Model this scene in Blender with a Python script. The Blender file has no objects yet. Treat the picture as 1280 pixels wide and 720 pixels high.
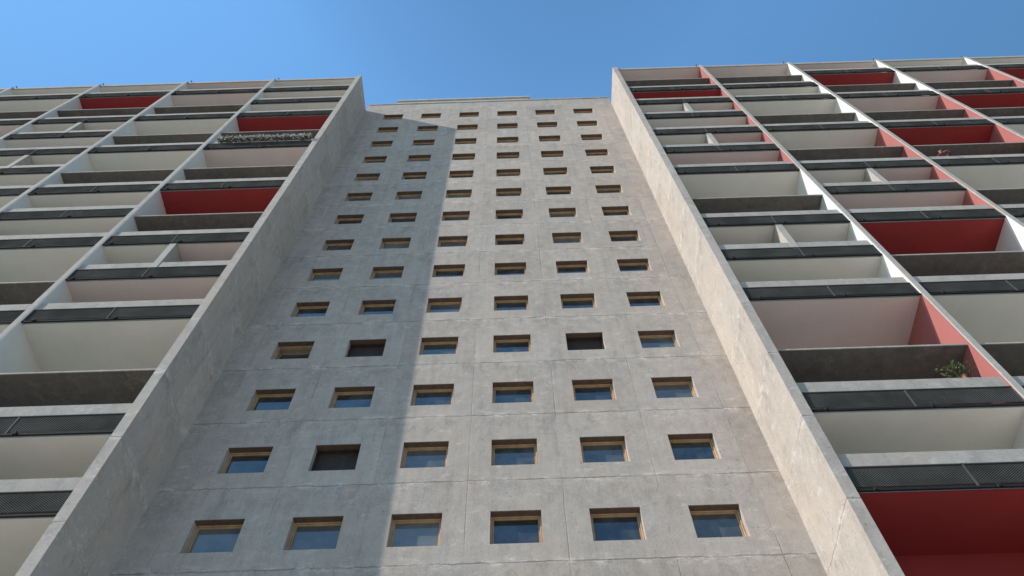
import bpy, math, random
from mathutils import Vector, Matrix
random.seed(7)
scene=bpy.context.scene
COL=scene.collection
H=2.8
YAW,PITCH,ROLL=-0.00797,1.06679,-0.02407
CX,D,F=0.15797,14.52297,962.05
G=1.6
Z0=13.95977+G; SX=2.53137; P=2.31; XL=-9.66; XR=7.125; ZB=12.47+G; WB=5.85
ZTOP=ZB+14*H          # wing roof soffit
ZC=53.35+G

# ------------------------------------------------------------ materials
def newmat(name):
    m=bpy.data.materials.new(name); m.use_nodes=True
    nt=m.node_tree; nt.nodes.clear()
    out=nt.nodes.new('ShaderNodeOutputMaterial'); b=nt.nodes.new('ShaderNodeBsdfPrincipled')
    nt.links.new(b.outputs[0],out.inputs[0])
    return m,nt,b
def nd(nt,t,**k):
    n=nt.nodes.new(t)
    for a,v in k.items(): setattr(n,a,v)
    return n
def math_(nt,op,a,b=None,c=None):
    n=nt.nodes.new('ShaderNodeMath'); n.operation=op
    for i,v in enumerate((a,b,c)):
        if v is None: continue
        if isinstance(v,(int,float)): n.inputs[i].default_value=v
        else: nt.links.new(v,n.inputs[i])
    return n.outputs[0]
def mapr(nt,v,a,b,c,d):
    n=nt.nodes.new('ShaderNodeMapRange')
    nt.links.new(v,n.inputs[0])
    for i,x in enumerate((a,b,c,d)): n.inputs[i+1].default_value=x
    return n.outputs[0]
def noise(nt,vec,scale,detail=4,rough=.55,sc=(1,1,1)):
    mp=nt.nodes.new('ShaderNodeMapping'); mp.inputs['Scale'].default_value=sc
    nt.links.new(vec,mp.inputs[0])
    n=nt.nodes.new('ShaderNodeTexNoise'); n.inputs['Scale'].default_value=scale
    n.inputs['Detail'].default_value=detail; n.inputs['Roughness'].default_value=rough
    nt.links.new(mp.outputs[0],n.inputs['Vector'])
    return n.outputs[0]
def mixc(nt,f,a,b):
    n=nt.nodes.new('ShaderNodeMix'); n.data_type='RGBA'
    if isinstance(f,(int,float)): n.inputs[0].default_value=f
    else: nt.links.new(f,n.inputs[0])
    for i,v in ((6,a),(7,b)):
        if isinstance(v,tuple): n.inputs[i].default_value=(*v,1)
        else: nt.links.new(v,n.inputs[i])
    return n.outputs[2]
def scalec(nt,col,f):
    n=nt.nodes.new('ShaderNodeVectorMath'); n.operation='SCALE'
    nt.links.new(col,n.inputs[0]); nt.links.new(f,n.inputs[3])
    return n.outputs[0]

def concrete(name,dark,light,panelx=None,zj=0.0,xj=0.0,axis=0,contrast=1.0,joint=.45):
    m,nt,b=newmat(name)
    geo=nd(nt,'ShaderNodeNewGeometry'); pos=geo.outputs['Position']
    sep=nd(nt,'ShaderNodeSeparateXYZ'); nt.links.new(pos,sep.inputs[0])
    big=noise(nt,pos,.25,3); mid=noise(nt,pos,2.2,8,.76); fine=noise(nt,pos,18,5,.8)
    streak=noise(nt,pos,1.0,7,.70,(4.5,4.5,.16))
    v=math_(nt,'MULTIPLY_ADD',big,.35,0.0)
    v=math_(nt,'MULTIPLY_ADD',mid,.85,v)
    v=math_(nt,'MULTIPLY_ADD',streak,.45,v)
    v=math_(nt,'MULTIPLY_ADD',fine,.65,v)      # mean ~1.15
    t=mapr(nt,v,1.15-.42/contrast,1.15+.42/contrast,0,1)
    col=mixc(nt,t,dark,light)
    w=noise(nt,pos,.6,5)
    col=mixc(nt,mapr(nt,w,.40,.64,0,.30),col,tuple(c*k for c,k in zip(light,(.96,.85,.74))))
    st=noise(nt,pos,.9,9,.78,(1.5,1.5,.7))
    col=scalec(nt,col,mapr(nt,st,.52,.60,1.0,.90))
    st2=noise(nt,pos,3.2,8,.82,(1.2,1.2,.8))
    col=scalec(nt,col,mapr(nt,st2,.57,.66,1.0,.82))
    pt=noise(nt,pos,1.7,9,.85,(1.0,1.0,1.6))
    col=mixc(nt,mapr(nt,pt,.56,.61,0,.50),col,tuple(min(1,c*1.22) for c in light))
    hgt=fine
    if panelx:
        wob=noise(nt,pos,2.2,3); wob=math_(nt,'MULTIPLY_ADD',wob,.10,-.05)
        zz=math_(nt,'ADD',math_(nt,'DIVIDE',math_(nt,'SUBTRACT',sep.outputs[2],zj),H),math_(nt,'DIVIDE',wob,H))
        fz=math_(nt,'FRACT',zz)
        dz=math_(nt,'MULTIPLY',math_(nt,'MINIMUM',fz,math_(nt,'SUBTRACT',1.0,fz)),H)
        xx=math_(nt,'ADD',math_(nt,'DIVIDE',math_(nt,'SUBTRACT',sep.outputs[axis],xj),panelx),math_(nt,'DIVIDE',wob,panelx*1.5))
        fx=math_(nt,'FRACT',xx)
        dx=math_(nt,'MULTIPLY',math_(nt,'MINIMUM',fx,math_(nt,'SUBTRACT',1.0,fx)),panelx)
        cmb=nd(nt,'ShaderNodeCombineXYZ')
        nt.links.new(math_(nt,'FLOOR',xx),cmb.inputs[0]); nt.links.new(math_(nt,'FLOOR',zz),cmb.inputs[1])
        wn=nd(nt,'ShaderNodeTexWhiteNoise',noise_dimensions='2D'); nt.links.new(cmb.outputs[0],wn.inputs['Vector'])
        col=scalec(nt,col,mapr(nt,wn.outputs[0],0,1,.93,1.05))
        brk=noise(nt,pos,.7,3); brk2=noise(nt,pos,1.3,4,.6,(1,1,.3))
        lz=mapr(nt,dz,.006,.035,1,0); lx=mapr(nt,dx,.004,.022,1,0)
        lz=math_(nt,'MULTIPLY',lz,mapr(nt,brk,.36,.56,.3,1))
        lx=math_(nt,'MULTIPLY',lx,mapr(nt,brk2,.44,.60,.0,.55))
        ln=math_(nt,'MAXIMUM',lz,lx)
        col=scalec(nt,col,math_(nt,'SUBTRACT',1.0,math_(nt,'MULTIPLY',ln,joint)))
        sm=noise(nt,pos,2.4,8,.82,(.55,1,1.5))
        near=mapr(nt,dz,.02,.26,1,0)
        ef=math_(nt,'MULTIPLY',near,mapr(nt,sm,.51,.58,0,.55))
        col=mixc(nt,ef,col,tuple(min(1,c*1.35) for c in light))
        sm2=noise(nt,pos,1.6,8,.82,(1.5,1,.7))
        dk=math_(nt,'MULTIPLY',mapr(nt,fz,.45,1.0,.0,1.0),mapr(nt,sm2,.50,.60,0,.22))
        col=scalec(nt,col,math_(nt,'SUBTRACT',1.0,dk))
        hgt=math_(nt,'SUBTRACT',fine,math_(nt,'MULTIPLY',ln,1.5))
    vo=nd(nt,'ShaderNodeTexVoronoi'); vo.inputs['Scale'].default_value=4.5; nt.links.new(pos,vo.inputs['Vector'])
    pit=mapr(nt,vo.outputs['Distance'],.06,.13,1,0)
    pm=mapr(nt,noise(nt,pos,.8,2),.45,.6,0,1)
    col=scalec(nt,col,math_(nt,'SUBTRACT',1.0,math_(nt,'MULTIPLY',math_(nt,'MULTIPLY',pit,pm),.45)))
    nt.links.new(col,b.inputs['Base Color']); b.inputs['Roughness'].default_value=.92
    b.inputs['Specular IOR Level'].default_value=.12
    bp=nd(nt,'ShaderNodeBump'); bp.inputs['Strength'].default_value=.7; bp.inputs['Distance'].default_value=.015
    nt.links.new(math_(nt,'MULTIPLY_ADD',mid,1.0,hgt),bp.inputs['Height']); nt.links.new(bp.outputs[0],b.inputs['Normal'])
    return m

def paint(name,c,var=.12,rough=.75,scale=.9,spec=.25):
    m,nt,b=newmat(name)
    geo=nd(nt,'ShaderNodeNewGeometry'); pos=geo.outputs['Position']
    n1=noise(nt,pos,scale,5,.6); n2=noise(nt,pos,9,4)
    v=math_(nt,'ADD',math_(nt,'MULTIPLY',n1,.75),math_(nt,'MULTIPLY',n2,.25))
    f=mapr(nt,v,.3,.7,1-var,1+var)
    rgb=nd(nt,'ShaderNodeRGB'); rgb.outputs[0].default_value=(*c,1)
    nt.links.new(scalec(nt,rgb.outputs[0],f),b.inputs['Base Color'])
    b.inputs['Roughness'].default_value=rough; b.inputs['Specular IOR Level'].default_value=spec
    return m

M_FAC=concrete('board_concrete',(.305,.262,.232),(.565,.495,.445),panelx=SX,zj=Z0+H*.60,xj=SX*.5,axis=0,contrast=1.3,joint=.34)
M_FIN=concrete('fin_concrete',(.36,.318,.285),(.55,.490,.445),panelx=1.3,zj=ZB-.3,xj=.1,axis=1,joint=.15,contrast=1.1)
M_FINL=concrete('fin_edge_concrete',(.35,.32,.29),(.53,.485,.445))
M_BEAM=concrete('beam_concrete',(.30,.27,.245),(.51,.465,.43),contrast=1.4)
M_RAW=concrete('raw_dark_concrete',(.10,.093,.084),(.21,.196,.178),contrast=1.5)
M_ROOF=concrete('roof_concrete',(.36,.33,.30),(.60,.56,.52))
M_WHITE=paint('white_paint',(.76,.73,.70),.06)
M_CREAM=paint('cream_paint',(.80,.755,.67),.05)
M_PINK=paint('pale_pink_paint',(.73,.61,.555),.05)
M_RED=paint('red_paint',(.34,.042,.042),.10)
M_RED_SHADED=paint('red_paint_shaded',(.295,.035,.036),.10)  # the red paint, darkened in colour to offset ground bounce on the back panel
M_ROSE=paint('rose_paint',(.40,.135,.125),.08)
M_BODY=paint('render_backing',(.45,.44,.42),.08)
M_WOOD=paint('larch_wood',(.46,.30,.17),.25,.6,4)
M_SOFFIT_SHADE=paint('soffit_shade_brown',(.12,.085,.06),.3,.7,6)  # shade of the concrete window soffit, painted as dark brown
M_BROWN=paint('brown_shutter',(.05,.037,.03),.3,.6,6)
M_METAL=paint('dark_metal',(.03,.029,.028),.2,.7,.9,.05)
M_GREY=paint('galvanised_metal',(.10,.097,.092),.2,.7,.9,.05)

def glassmat():
    m,nt,b=newmat('window_glass')
    geo=nd(nt,'ShaderNodeNewGeometry'); oi=nd(nt,'ShaderNodeObjectInfo')
    n=noise(nt,geo.outputs['Position'],2.0,3)
    v=math_(nt,'ADD',mapr(nt,n,.4,.6,0,.25),mapr(nt,oi.outputs['Random'],.45,1.0,0,.75))
    rgb=mixc(nt,v,(.022,.027,.032),(.17,.17,.165))
    nt.links.new(rgb,b.inputs['Base Color']); b.inputs['Roughness'].default_value=.05
    b.inputs['IOR'].default_value=2.1
    bp=nd(nt,'ShaderNodeBump'); bp.inputs['Strength'].default_value=.06; bp.inputs['Distance'].default_value=.02
    nt.links.new(noise(nt,geo.outputs['Position'],1.5,1),bp.inputs['Height']); nt.links.new(bp.outputs[0],b.inputs['Normal'])
    return m
M_GLASS=glassmat()
def meshmat():
    m,nt,b=newmat('expanded_metal_mesh')
    geo=nd(nt,'ShaderNodeNewGeometry'); sep=nd(nt,'ShaderNodeSeparateXYZ'); nt.links.new(geo.outputs['Position'],sep.inputs[0])
    x=math_(nt,'MULTIPLY',sep.outputs[0],math.pi/.07); z=math_(nt,'MULTIPLY',sep.outputs[2],math.pi/.05)
    a=math_(nt,'SINE',math_(nt,'ADD',x,z)); c=math_(nt,'SINE',math_(nt,'SUBTRACT',x,z))
    pr=math_(nt,'ABSOLUTE',math_(nt,'MULTIPLY',a,c))
    t=mapr(nt,pr,.05,.28,0,1)
    col=mixc(nt,t,(.18,.172,.16),(.008,.008,.008))
    dn=noise(nt,geo.outputs['Position'],1.2,4)
    col=scalec(nt,col,mapr(nt,dn,.35,.65,.75,1.2))
    nt.links.new(col,b.inputs['Base Color']); b.inputs['Roughness'].default_value=.85
    b.inputs['Specular IOR Level'].default_value=.0
    return m
M_MESH=meshmat()
def groundmat():
    m,nt,b=newmat('paving')
    geo=nd(nt,'ShaderNodeNewGeometry'); pos=geo.outputs['Position']
    br=nd(nt,'ShaderNodeTexBrick'); br.offset=.5
    br.inputs['Scale'].default_value=1.0; br.inputs['Mortar Size'].default_value=.008
    br.inputs['Brick Width'].default_value=.6; br.inputs['Row Height'].default_value=.6
    br.inputs['Color1'].default_value=(.47,.435,.39,1); br.inputs['Color2'].default_value=(.40,.37,.33,1); br.inputs['Mortar'].default_value=(.2,.19,.18,1)
    nt.links.new(pos,br.inputs['Vector'])
    n=noise(nt,pos,.3,5)
    nt.links.new(scalec(nt,br.outputs[0],mapr(nt,n,.3,.7,.85,1.15)),b.inputs['Base Color']); b.inputs['Roughness'].default_value=.9
    return m
def leafmat(name,c1,c2):
    m,nt,b=newmat(name)
    geo=nd(nt,'ShaderNodeNewGeometry')
    n=noise(nt,geo.outputs['Position'],9,2)
    nt.links.new(mixc(nt,mapr(nt,n,.35,.65,0,1),c1,c2),b.inputs['Base Color']); b.inputs['Roughness'].default_value=.7
    b.inputs['Specular IOR Level'].default_value=.1
    return m

# ------------------------------------------------------------ mesh helpers
def mk(name,verts,faces,mats,parent=None,idx=None,smooth=False,loc=None):
    me=bpy.data.meshes.new(name)
    if loc is None: loc=Vector(verts[0])*0
    me.from_pydata([tuple(Vector(v)-Vector(loc)) for v in verts],[],faces)
    for m in (mats if isinstance(mats,(list,tuple)) else [mats]): me.materials.append(m)
    if idx:
        for p,i in zip(me.polygons,idx): p.material_index=i
    if smooth:
        for p in me.polygons: p.use_smooth=True
    me.update()
    o=bpy.data.objects.new(name,me); o.location=loc; COL.objects.link(o)
    if parent is not None:
        o.parent=parent
        o.location=Vector(loc)-wloc(parent)
    return o
def wloc(o):
    v=Vector(o.location)
    while o.parent: o=o.parent; v+=Vector(o.location)
    return v
def bx(x0,x1,y0,y1,z0,z1,c=0.0):
    if x0>x1: x0,x1=x1,x0
    v=[(x,y,z) for x in (x0,x1) for y in (y0,y1) for z in (z0,z1)]
    f=[(0,1,3,2),(4,6,7,5),(0,4,5,1),(2,3,7,6),(0,2,6,4),(1,5,7,3)]
    return v,f
def boxes(name,lst,mat,parent=None,loc=None,bevel=0):
    V=[];Fc=[]
    for b in lst:
        v,f=bx(*b); n=len(V); V+=v; Fc+=[tuple(i+n for i in q) for q in f]
    if loc is None:
        c=Vector((0,0,0))
        for v in V: c+=Vector(v)
        loc=c/len(V)
    o=mk(name,V,Fc,mat,parent,loc=loc)
    if bevel:
        md=o.modifiers.new('bevel','BEVEL'); md.width=bevel; md.segments=1; md.limit_method='ANGLE'
    return o
def empty(name,loc,parent=None):
    o=bpy.data.objects.new(name,None); o.empty_display_size=.3; COL.objects.link(o)
    o.location=loc
    if parent is not None: o.parent=parent; o.location=Vector(loc)-wloc(parent)
    return o

# ------------------------------------------------------------ ground
g=mk('ground',[(-600,-600,0),(600,-600,0),(600,600,0),(-600,600,0)],[(0,1,2,3)],groundmat()); g['kind']='structure'

# ------------------------------------------------------------ central tower
tower=empty('concrete_tower',(0,6,0))
tower['label']='raw concrete tower front with a grid of small square windows'; tower['category']='building'
WW,WH=1.30,1.09; RD=.62
x0,x1=XL+.0,XR
xs=[x0]
for c in range(6):
    xc=SX*(c-3); xs+=[xc-WW/2,xc+WW/2]
xs.append(x1)
rows=list(range(-4,14))
zs=[0]
for r in rows:
    zc=Z0+H*r+.02; zs+=[zc-WH/2,zc+WH/2]
zs.append(ZC)
V=[];Fc=[];vi={}
def vid(x,y,z):
    k=(round(x,4),round(y,4),round(z,4))
    if k not in vi: vi[k]=len(V); V.append((x,y,z))
    return vi[k]
for i in range(len(xs)-1):
    for j in range(len(zs)-1):
        a,b_=xs[i],xs[i+1]; c,d=zs[j],zs[j+1]
        if i%2==1 and j%2==1:
            for q in ([(a,0,c),(a,0,d),(a,RD,d),(a,RD,c)],[(b_,0,c),(b_,RD,c),(b_,RD,d),(b_,0,d)],[(a,0,c),(a,RD,c),(b_,RD,c),(b_,0,c)],[(a,0,d),(b_,0,d),(b_,RD,d),(a,RD,d)]):
                Fc.append([vid(*p) for p in q])
        else: Fc.append([vid(a,0,c),vid(b_,0,c),vid(b_,0,d),vid(a,0,d)])
Fc.append([vid(x0,0,ZC),vid(x1,0,ZC),vid(x1,.42,ZC),vid(x0,.42,ZC)])
wall=mk('wall',V,Fc,M_FAC,tower,loc=(0,0,0))
boxes('block_body',[(x0+.02,x1-.02,RD+.01,14,0,ZC-.5)],M_BODY,tower)
cop=[];x=x0+.01
while x<x1-.3:
    w=min(random.uniform(1.9,2.6),x1-.01-x); cop.append((x,x+w-.015,-.05-random.random()*.012,.48,ZC+.004,ZC+.13+random.uniform(-.02,.03))); x+=w
boxes('roof_coping',cop,M_ROOF,tower,bevel=.015)
boxes('roof_plant_room',[(-7.85,1.55,.3,9,ZC+.14,ZC+1.75),(-7.95,1.65,.2,9.1,ZC+1.754,ZC+2.0)],M_ROOF,tower,bevel=.02)

def make_window(kind):
    e=empty('window',(0,0,0)); parts=[]
    t=.042; y0,y1=.19,.34
    a,b_=-WW/2+.004,WW/2-.004; c,d=-WH/2+.004,WH/2-.004
    fr=[(a,a+t,y0,y1,c,d),(b_-t,b_,y0,y1,c,d),(a+t+.001,b_-t-.001,y0,y1,c,c+t),(a+t+.001,b_-t-.001,y0,y1,d-t,d)]
    parts.append(boxes('soffit_shade',[(a,b_,.012,y0-.002,d-.018,d)],M_SOFFIT_SHADE,e,loc=(0,0,0)))  # thin dark sheet added under the soffit as painted shade
    if kind=='dark':
        parts.append(boxes('frame',fr,M_BROWN,e,loc=(0,0,0)))
        parts.append(boxes('shutter',[(a+t+.002,b_-t-.002,.29,.33,c+t+.002,c+t+.40),(a+t+.002,b_-t-.002,.31,.335,c+t+.405,d-t-.003)],M_BROWN,e,loc=(0,0,0)))
    else:
        parts.append(boxes('frame',fr,M_WOOD,e,loc=(0,0,0),bevel=.006))
        s=.032; A,B,C,Dd=a+t+.006,b_-t-.006,c+t+.006,d-t-.006
        sash=[(A,A+s,.24,.29,C,Dd),(B-s,B,.24,.29,C,Dd),(A+s+.001,B-s-.001,.24,.29,C,C+s),(A+s+.001,B-s-.001,.24,.29,Dd-s,Dd)]
        sh=boxes('sash',sash,M_WOOD,e,loc=(0,.24,C))
        gl=boxes('glass',[(A+s+.002,B-s-.002,.262,.272,C+s+.002,Dd-s-.002)],M_GLASS,e,loc=(0,.24,C))
        if kind=='tilt':
            for o in (sh,gl): o.rotation_euler=(math.radians(-13),0,0)
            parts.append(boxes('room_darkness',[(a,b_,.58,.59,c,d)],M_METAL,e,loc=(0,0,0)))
        parts+= [sh,gl]
    return e,parts
def copy_tree(e,parts,loc,parent):
    n=e.copy(); COL.objects.link(n); n.parent=parent; n.location=Vector(loc)-wloc(parent)
    for p in parts:
        q=p.copy(); COL.objects.link(q); q.parent=n
    return n
protos={k:make_window(k) for k in ('std','dark','tilt')}
special={(1,1):'dark',(3,4):'dark',(3,1):'dark',(3,0):'tilt'}
for r in rows:
    if r<-2: continue
    for c in range(6):
        k=special.get((r,c),'std')
        e,pp=protos[k]
        w=copy_tree(e,pp,(SX*(c-3),0,Z0+H*r+.02),tower)
        if k=='dark': w['label']='window opening closed by a dark brown shutter'
        if k=='tilt': w['label']='timber window with its sash tilted open'
for e,pp in protos.values():
    for p in pp: bpy.data.objects.remove(p)
    bpy.data.objects.remove(e)
boxes('blind_panel',[(SX*(c-3)-WW/2+.01,SX*(c-3)+WW/2-.01,.25,.27,Z0+H*r-.52,Z0+H*r+.55) for r in (-4,-3) for c in range(6)],M_BROWN,tower)

# ------------------------------------------------------------ wings
C,K,R_,W_='cream','pink','red','white'
PM={'cream':M_CREAM,'pink':M_PINK,'red':M_RED,'white':M_WHITE,'rose':M_ROSE}
LOW=[(-2,1,0,C,C,W_),(-3,1,0,C,C,W_),(-4,1,0,C,C,W_)]
R={1:[(14,2,0,K,K,'rose'),(12,1,0,R_,R_,'rose'),(11,1,1,C,C,'rose'),(10,1,0,C,C,'rose'),(9,1,1,C,K,'rose'),(8,1,0,K,K,'rose'),(7,2,0,C,C,W_),(5,1,1,C,C,W_),(4,1,0,C,C,W_),(3,2,0,K,K,'rose'),(1,1,0,C,C,W_),(0,2,0,R_,R_,'rose')],
 2:[(14,2,0,K,K,W_),(12,1,0,C,C,W_),(11,2,0,C,C,W_),(9,2,0,C,C,'rose'),(7,1,1,C,K,'rose'),(6,1,0,K,K,'rose'),(5,2,0,R_,R_,W_),(3,2,0,C,C,W_),(1,1,0,R_,R_,W_),(0,2,0,C,C,W_)],
 3:[(14,1,0,K,K,W_),(13,2,0,R_,R_,W_),(11,2,0,K,K,'rose'),(9,2,0,R_,R_,'rose'),(7,2,0,C,C,W_),(5,1,0,C,C,W_),(4,2,0,K,K,W_),(2,1,0,C,C,W_),(1,1,0,C,C,W_),(0,2,0,C,C,W_)],
 4:[(14,1,0,C,C,W_),(13,2,0,K,K,'rose'),(11,2,0,R_,R_,'rose'),(9,2,0,C,C,W_),(7,1,0,C,C,W_),(6,1,0,K,K,W_),(5,2,0,C,C,W_),(3,2,0,C,C,W_),(1,1,0,C,C,W_),(0,2,0,C,C,W_)],
 5:[(14,1,0,C,C,W_),(13,2,0,R_,R_,'rose'),(11,2,0,C,C,W_),(9,1,1,C,C,W_),(8,1,0,C,C,W_),(7,2,0,K,K,W_),(5,2,0,C,C,W_),(3,2,0,C,C,W_),(1,1,0,C,C,W_),(0,2,0,C,C,W_)],
 6:[(14,2,0,C,C,W_),(12,1,0,C,C,W_),(11,2,0,C,C,W_),(9,2,0,R_,R_,W_),(7,2,0,C,C,W_),(5,2,0,C,C,W_),(3,2,0,C,C,W_),(1,1,0,C,C,W_),(0,2,0,C,C,W_)]}
L={1:[(14,1,0,C,C,W_),(13,1,0,C,C,W_),(12,1,0,C,C,W_),(11,2,0,R_,R_,W_),(9,2,0,K,K,W_),(7,2,0,R_,R_,W_),(5,1,1,C,K,W_),(4,1,0,K,K,W_),(3,2,0,C,C,W_),(1,1,0,C,C,W_),(0,2,0,C,C,W_)],
 2:[(14,1,0,K,K,W_),(13,2,0,K,K,W_),(11,2,0,C,C,W_),(9,2,0,C,C,W_),(7,1,0,C,C,W_),(6,1,0,C,C,W_),(5,2,0,C,C,W_),(3,2,0,C,C,W_),(1,1,0,C,C,W_),(0,2,0,C,C,W_)],
 3:[(14,1,0,C,C,W_),(13,2,0,R_,R_,W_),(11,1,1,C,C,W_),(10,1,0,C,C,W_),(9,1,1,C,C,W_),(8,1,0,C,C,W_),(7,2,0,C,C,W_),(5,2,0,C,C,W_),(3,2,0,C,C,W_),(1,1,0,C,C,W_),(0,2,0,C,C,W_)],
 4:[(14,1,0,C,C,W_),(13,2,0,C,C,W_),(11,2,0,K,K,W_),(9,1,1,C,C,W_),(8,2,0,C,C,W_),(6,1,0,C,C,W_),(5,2,0,C,C,W_),(3,2,0,C,C,W_),(1,1,0,C,C,W_),(0,2,0,C,C,W_)],
 5:[(14,2,0,K,K,W_),(12,1,0,C,C,W_),(11,2,0,C,C,W_),(9,2,0,C,C,W_),(7,2,0,C,C,W_),(5,2,0,C,C,W_),(3,2,0,C,C,W_),(1,1,0,C,C,W_),(0,2,0,C,C,W_)]}
DT=.20
YB=-P+2.05
YF=-P
BAL={}
def wing(side,bays,xf):
    s=1 if side=='R' else -1
    nb=len(bays)
    w=empty('apartment_wing',(xf+s*nb*WB/2,4,0))
    w['category']='building'; w['group']='apartment wings beside the tower'
    w['label']='concrete apartment wing with red and cream loggia balconies' 
    X=lambda a: xf+s*a
    boxes('fin_wall',[(X(0),X(.30),-P-.10,13.9,0,ZTOP+.42)],M_FIN,w)
    for n in range(1,nb+1):
        boxes('party_wall',[(X(n*WB-DT/2),X(n*WB+DT/2),-P-.09,YB,0,ZTOP+.30)],M_FINL,w,bevel=.01)
    boxes('back_wall',[(X(.31),X(nb*WB),YB+.003,13.8,0,ZTOP)],M_BODY,w)
    for n in range(1,nb+1):
        a=(.303 if n==1 else (n-1)*WB+DT/2+.003); b=n*WB-DT/2-.003
        boxes('roof_slab',[(X(a),X(b),-P-.02,YB,ZTOP,ZTOP+.28)],M_FINL,w)
        for (k,span,split,c1,c2,sc) in bays[n]+LOW:
            zk=ZB+H*k; zl=ZB+H*(k-span)
            e=empty('balcony',(X((a+b)/2),YF,zl),w)
            BAL[(side,n,k)]=(min(X(a),X(b)),max(X(a),X(b)),zl)
            Ls=min(X(a),X(b)); Rs=max(X(a),X(b))
            boxes('floor_slab',[(Ls,Rs,YF+.07,YB,zl+.012,zl+.20)],M_BEAM,e)
            M=(Ls+Rs)/2
            if split:
                boxes('ceiling',[(Ls+.004,M-.13,YF+.06,YB-.004,zk-.012,zk+.0105)],PM[c1],e)
                boxes('ceiling',[(M+.13,Rs-.004,YF+.06,YB-.004,zk-.012,zk+.0105)],PM[c2],e)
                boxes('middle_partition',[(M-.125,M+.125,YF-.02,YB-.002,zl+.202,zk-.002)],M_FINL,e)
            else:
                boxes('ceiling',[(Ls+.004,Rs-.004,YF+.06,YB-.004,zk-.012,zk+.0105)],PM[c1],e)
            yf=YF-.04 if sc=='rose' else YF-.082
            if side=='R': boxes('partition_face',[(Rs-.016,Rs+.001,yf,YB-.006,zl+.001,zk-.001)],PM[sc],e)
            else: boxes('partition_face',[(Ls-.001,Ls+.016,yf,YB-.006,zl+.001,zk-.001)],PM[sc],e)
            boxes('back_panel',[(Ls+.02,Rs-.02,YB-.02,YB+.001,zl+.203,zk-.014)],M_RED_SHADED if (c1==R_ and k==0) else PM[c1],e)  # lowest red loggia gets the red with shade put into its colour
            bt=zl+1.22+random.uniform(-.012,.012)
            if split: bm=[(Ls,M-.126,YF-.0,YF+.13,zl+.76,bt),(M+.126,Rs,YF-.0,YF+.13,zl+.76,bt)]
            else: bm=[(Ls,Rs,YF-.0,YF+.13,zl+.76,bt)]
            boxes('parapet_beam',bm,M_BEAM,e,bevel=.012)
            q=[];pst=[]
            jit=random.uniform(-.12,.12)
            mids=[Ls+.02,M+jit,Rs-.02]
            for i in range(2):
                u0=mids[i]; u1=mids[i+1]
                q.append((u0+.03,u1-.03,YF-.03,YF-.022,zl+.10,zl+.68))
                pst+=[(u0,u0+.022,YF-.045,YF-.005,zl+.03,zl+.755),(u1-.022,u1,YF-.045,YF-.005,zl+.03,zl+.755)]
            boxes('mesh_railing',q,M_MESH,e)
            pst+=[(Ls+.02,Rs-.02,YF-.05,YF-.01,zl+.715,zl+.738) ]
            boxes('railing_frame',pst,M_GREY,e)
            br=[(Ls+.02,Rs-.02,YF-.055,YF+.0,zl-.03,zl+.022)]
            for i in range(2):
                u=Ls+(Rs-Ls)*(.06 if i==0 else .55)+random.uniform(-.1,.1)
                br+=[(u,u+.08,YF-.12,YF-.056,zl-.06,zl+.03)]
            boxes('drain_channel',br,M_METAL,e)
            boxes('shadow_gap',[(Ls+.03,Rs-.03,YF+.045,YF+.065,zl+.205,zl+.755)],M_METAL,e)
            if span==2:
                zm=zl+H
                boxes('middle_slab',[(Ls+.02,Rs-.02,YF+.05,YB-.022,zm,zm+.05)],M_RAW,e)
                boxes('slab_edge',[(Ls+.018,Rs-.018,YF+.02,YF+.049,zm-.01,zm+.05)],M_BEAM,e)
    return w
wr=wing('R',R,XR); wl=wing('L',L,XL)

for side,xf,s,nb,par in (('R',XR,1,6,wr),('L',XL,-1,5,wl)):
    for n in range(1,nb+1):
        x=xf+s*(n*WB+random.uniform(-.4,-.2))
        boxes('roof_edge_bracket',[(x-.02,x+.02,-P-.12,-P-.03,ZTOP+.16,ZTOP+.20),(x-.025,x+.025,-P-.15,-P-.115,ZTOP+.12,ZTOP+.24)],M_GREY,par)

# ------------------------------------------------------------ plants
def plant(name,cx,cy,cz,rx,ry,rz,n,mat,label,pot,cat='plant',size=.09):
    e=empty(name,(cx,cy,cz)); e['label']=label; e['category']=cat
    V=[];Fc=[]
    rnd=random.Random(5)
    for i in range(n):
        while True:
            p=Vector((rnd.uniform(-1,1),rnd.uniform(-1,1),rnd.uniform(-1,1)))
            if p.length<1 and (p.length>.3): break
        lump=.7+.5*math.sin(p.x*6+1)*math.cos(p.y*4)
        c=Vector((cx+p.x*rx*lump,cy+p.y*ry*lump,cz+pot+rz+p.z*rz*lump))
        d=(p+Vector((rnd.uniform(-.8,.8),rnd.uniform(-.8,.8),rnd.uniform(-.3,1.4)))).normalized()
        sd=d.cross(Vector((rnd.random(),rnd.random(),rnd.random()))).normalized()
        l=size*rnd.uniform(.6,1.5); ww=l*.25
        k=len(V); V+=[tuple(c),tuple(c+d*l*.5+sd*ww),tuple(c+d*l),tuple(c+d*l*.5-sd*ww)]; Fc.append((k,k+1,k+2,k+3))
    mk('foliage',V,Fc,mat,e,loc=(cx,cy,cz+pot))
    V=[];Fc=[]
    for i in range(12):
        a=rnd.uniform(0,6.28); t=Vector((cx+math.cos(a)*rx*.8,cy+math.sin(a)*ry*.8,cz+pot+rz*rnd.uniform(1,1.9))); b=Vector((cx+rnd.uniform(-.1,.1)*rx,cy,cz+pot*.8))
        k=len(V); w=.008
        V+=[tuple(b+Vector(q)) for q in ((-w,0,0),(w,0,0),(0,w,0))]+[tuple(t)]; Fc+=[(k,k+1,k+3),(k+1,k+2,k+3),(k+2,k,k+3)]
    mk('stem',V,Fc,M_BROWN,e,loc=(cx,cy,cz))
    return e
LEAF=leafmat('green_leaves',(.035,.045,.02),(.12,.135,.065)); DRY=leafmat('dry_leaves',(.34,.32,.28),(.62,.61,.58))
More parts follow.
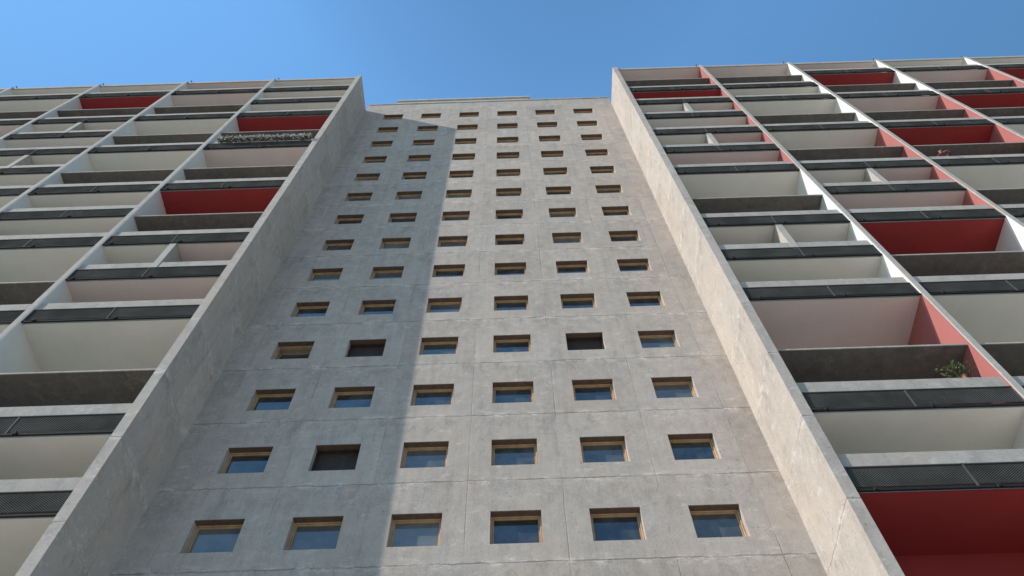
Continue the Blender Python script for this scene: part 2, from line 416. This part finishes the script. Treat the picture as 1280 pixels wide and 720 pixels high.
def potmesh(e,cx,cy,cz,r,h,mat):
    V=[];Fc=[];N=20
    prof=[(r*.7,0),(r,h*.85),(r*1.08,h*.85),(r*1.08,h),(r*.9,h),(r*.9,h*.9)]
    for rr,z in prof:
        for i in range(N): a=2*math.pi*i/N; V.append((cx+rr*math.cos(a),cy+rr*math.sin(a),cz+z))
    for j in range(len(prof)-1):
        for i in range(N): Fc.append((j*N+i,j*N+(i+1)%N,(j+1)*N+(i+1)%N,(j+1)*N+i))
    Fc.append(tuple(range(N))[::-1]); Fc.append(tuple((len(prof)-1)*N+i for i in range(N)))
    mk('pot',V,Fc,mat,e,loc=(cx,cy,cz))
M_TERRA=paint('terracotta',(.35,.13,.07),.15)
Lx,Rx,zl=BAL[('R',1,3)]
e=plant('potted_plant',Rx-.86,YF+.07,zl+1.235,.52,.22,.32,330,LEAF,'bushy green plant in a small pot on a concrete balcony rail',.08,size=.085)
potmesh(e,Rx-.86,YF+.07,zl+1.238,.062,.16,M_TERRA)
Lx,Rx,zl=BAL[('L',1,11)]
e=empty('balcony_planter',((Lx+Rx)/2+.3,YF-.12,zl+.9)); e['label']='long balcony planter box filled with pale dried plants'; e['category']='planter'
boxes('planter_box',[(Lx+.5,Rx-.15,YF-.26,YF-.055,zl+.85,zl+1.05)],M_GREY,e)
V=[];Fc=[]
rnd=random.Random(3)
for i in range(1900):
    c=Vector((rnd.uniform(Lx+.5,Rx-.15),YF-.16+rnd.uniform(-.14,.1),zl+.98+rnd.uniform(-.25,.26)*rnd.random()**.5))
    d=Vector((rnd.uniform(-1,1),rnd.uniform(-1,.4),rnd.uniform(-1,1))).normalized(); sd=d.cross(Vector((rnd.random(),rnd.random(),rnd.random()))).normalized()
    l=rnd.uniform(.05,.13); k=len(V); V+=[tuple(c),tuple(c+d*l*.5+sd*l*.3),tuple(c+d*l),tuple(c+d*l*.5-sd*l*.3)]; Fc.append((k,k+1,k+2,k+3))
mk('dried_plants',V,Fc,DRY,e,loc=((Lx+Rx)/2,YF-.16,zl+1.0))

# ------------------------------------------------------------ person leaning on the rail (tiny in the photo)
def skin_chain(name,verts,edges,radii,mat,parent,root=0,lvl=2):
    me=bpy.data.meshes.new(name); me.from_pydata(verts,edges,[]); me.materials.append(mat)
    o=bpy.data.objects.new(name,me); COL.objects.link(o)
    o.parent=parent
    md=o.modifiers.new('skin','SKIN'); me.skin_vertices
    for i,r in enumerate(radii): me.skin_vertices[0].data[i].radius=(r,r)
    me.skin_vertices[0].data[root].use_root=True
    md.use_smooth_shade=True
    sb=o.modifiers.new('sub','SUBSURF'); sb.levels=lvl; sb.render_levels=lvl
    return o
Lx,Rx,zl=BAL[('R',3,9)]
PX=Lx+1.05
M_SKIN=paint('skin',(.28,.15,.11),.05,.6); M_SHIRT=paint('dark_red_shirt',(.12,.035,.035),.15,.9); M_HAIR=paint('brown_hair',(.03,.018,.012),.2,.7); M_TROU=paint('dark_trousers',(.03,.035,.05),.1,.9)
per=empty('person',(PX,YF+.42,zl+.28)); per['label']='person in dark red shirt leaning forearms on the balcony rail'; per['category']='person'
v=[(0,0,.92),(0,-.10,1.12),(0,-.24,1.33),(0,-.30,1.42),(0,-.36,1.47),(0,-.41,1.54),(0,-.43,1.63),
   (.17,-.25,1.36),(.26,-.38,1.12),(.10,-.56,1.08),(.04,-.62,1.07),
   (-.17,-.25,1.36),(-.27,-.38,1.12),(-.12,-.56,1.08),(-.05,-.63,1.07),
   (.10,.02,.86),(.11,-.03,.47),(.11,.05,.07),(.12,-.12,.035),
   (-.10,.02,.86),(-.11,.0,.47),(-.12,.09,.07),(-.13,-.08,.035)]
ed=[(0,1),(1,2),(2,3),(3,4),(4,5),(5,6),(2,7),(7,8),(8,9),(9,10),(2,11),(11,12),(12,13),(13,14),(0,15),(15,16),(16,17),(17,18),(0,19),(19,20),(20,21),(21,22)]
rd=[.15,.14,.155,.075,.055,.085,.085,.07,.048,.034,.03,.07,.048,.034,.03,.095,.062,.042,.035,.095,.062,.042,.035]
skin_chain('body',v,ed,rd,M_SKIN,per)
skin_chain('shirt',[v[i] for i in (0,1,2,3,7,8,9,11,12,13)],[(0,1),(1,2),(2,3),(2,4),(4,5),(5,6),(2,7),(7,8),(8,9)],[.165,.155,.17,.085,.085,.065,.045,.085,.065,.045],M_SHIRT,per)
skin_chain('trousers',[v[i] for i in (0,15,16,17,19,20,21)],[(0,1),(1,2),(2,3),(0,4),(4,5),(5,6)],[.165,.108,.078,.06,.108,.078,.06],M_TROU,per)
skin_chain('hair',[(0,-.38,1.56),(0,-.39,1.66),(0,-.43,1.70)],[(0,1),(1,2)],[.075,.09,.07],M_HAIR,per,lvl=2)
for sx,wr_,tip in ((1,(.04,-.62,1.07),-1),(-1,(-.05,-.63,1.07),1)):
    hv=[wr_];he=[];hr=[.026]
    for j in range(4):
        o=(j-1.5)*.018; k=len(hv)
        hv+=[(wr_[0]+tip*.02+o*.2,wr_[1]+o,wr_[2]),(wr_[0]+tip*.06,wr_[1]+o-.01,wr_[2]-.005),(wr_[0]+tip*.085,wr_[1]+o-.012,wr_[2]-.03)]
        hr+=[.011,.009,.008]; he+=[(0,k),(k,k+1),(k+1,k+2)]
    k=len(hv); hv+=[(wr_[0]+tip*.01,wr_[1]+.03,wr_[2]+.02),(wr_[0]+tip*.035,wr_[1]+.035,wr_[2]+.02)]; hr+=[.011,.009]; he+=[(0,k),(k,k+1)]
    skin_chain('hand',hv,he,hr,M_SKIN,per,lvl=1)

# ------------------------------------------------------------ sky, sun, camera
SD=Vector((-6.28,-2.35,0)).normalized(); EL=math.radians(35)
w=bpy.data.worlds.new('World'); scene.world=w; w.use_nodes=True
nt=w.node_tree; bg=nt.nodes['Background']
sky=nt.nodes.new('ShaderNodeTexSky'); sky.sky_type='NISHITA'; sky.sun_disc=False
sky.sun_elevation=EL; sky.sun_rotation=math.atan2(SD.x,SD.y)
sky.air_density=1.0; sky.dust_density=.1; sky.ozone_density=1.0
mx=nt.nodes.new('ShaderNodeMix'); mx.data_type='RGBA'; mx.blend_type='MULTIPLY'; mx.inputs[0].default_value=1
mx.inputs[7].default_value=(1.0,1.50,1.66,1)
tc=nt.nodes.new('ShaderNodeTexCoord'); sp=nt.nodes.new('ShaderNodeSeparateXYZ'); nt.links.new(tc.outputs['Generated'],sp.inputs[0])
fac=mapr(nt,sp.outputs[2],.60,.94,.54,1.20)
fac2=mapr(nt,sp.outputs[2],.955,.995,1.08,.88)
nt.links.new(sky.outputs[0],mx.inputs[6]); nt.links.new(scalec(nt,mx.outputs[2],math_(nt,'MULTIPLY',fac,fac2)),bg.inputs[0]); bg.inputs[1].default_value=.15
sun=bpy.data.lights.new('sun','SUN'); sun.energy=5.0; sun.angle=math.radians(.5); sun.color=(1,.95,.865)
so=bpy.data.objects.new('sun',sun); COL.objects.link(so)
dirv=Vector((SD.x*math.cos(EL),SD.y*math.cos(EL),math.sin(EL)))
so.rotation_euler=dirv.to_track_quat('Z','Y').to_euler(); so.location=dirv*80

cam=bpy.data.cameras.new('camera'); co=bpy.data.objects.new('camera',cam); COL.objects.link(co)
cam.sensor_width=36; cam.lens=F/1280*36; cam.clip_end=3000; cam.clip_start=.05
fw=Vector((math.sin(YAW)*math.cos(PITCH),math.cos(YAW)*math.cos(PITCH),math.sin(PITCH)))
r0=Vector((math.cos(YAW),-math.sin(YAW),0)); u0=r0.cross(fw)
r=r0*math.cos(ROLL)+u0*math.sin(ROLL); u=-r0*math.sin(ROLL)+u0*math.cos(ROLL)
m=Matrix((r,u,-fw)).transposed().to_4x4(); m.translation=Vector((CX,-D,G))
co.matrix_world=m
scene.camera=co
scene.view_settings.view_transform='Standard'; scene.view_settings.look='None'; scene.view_settings.exposure=0
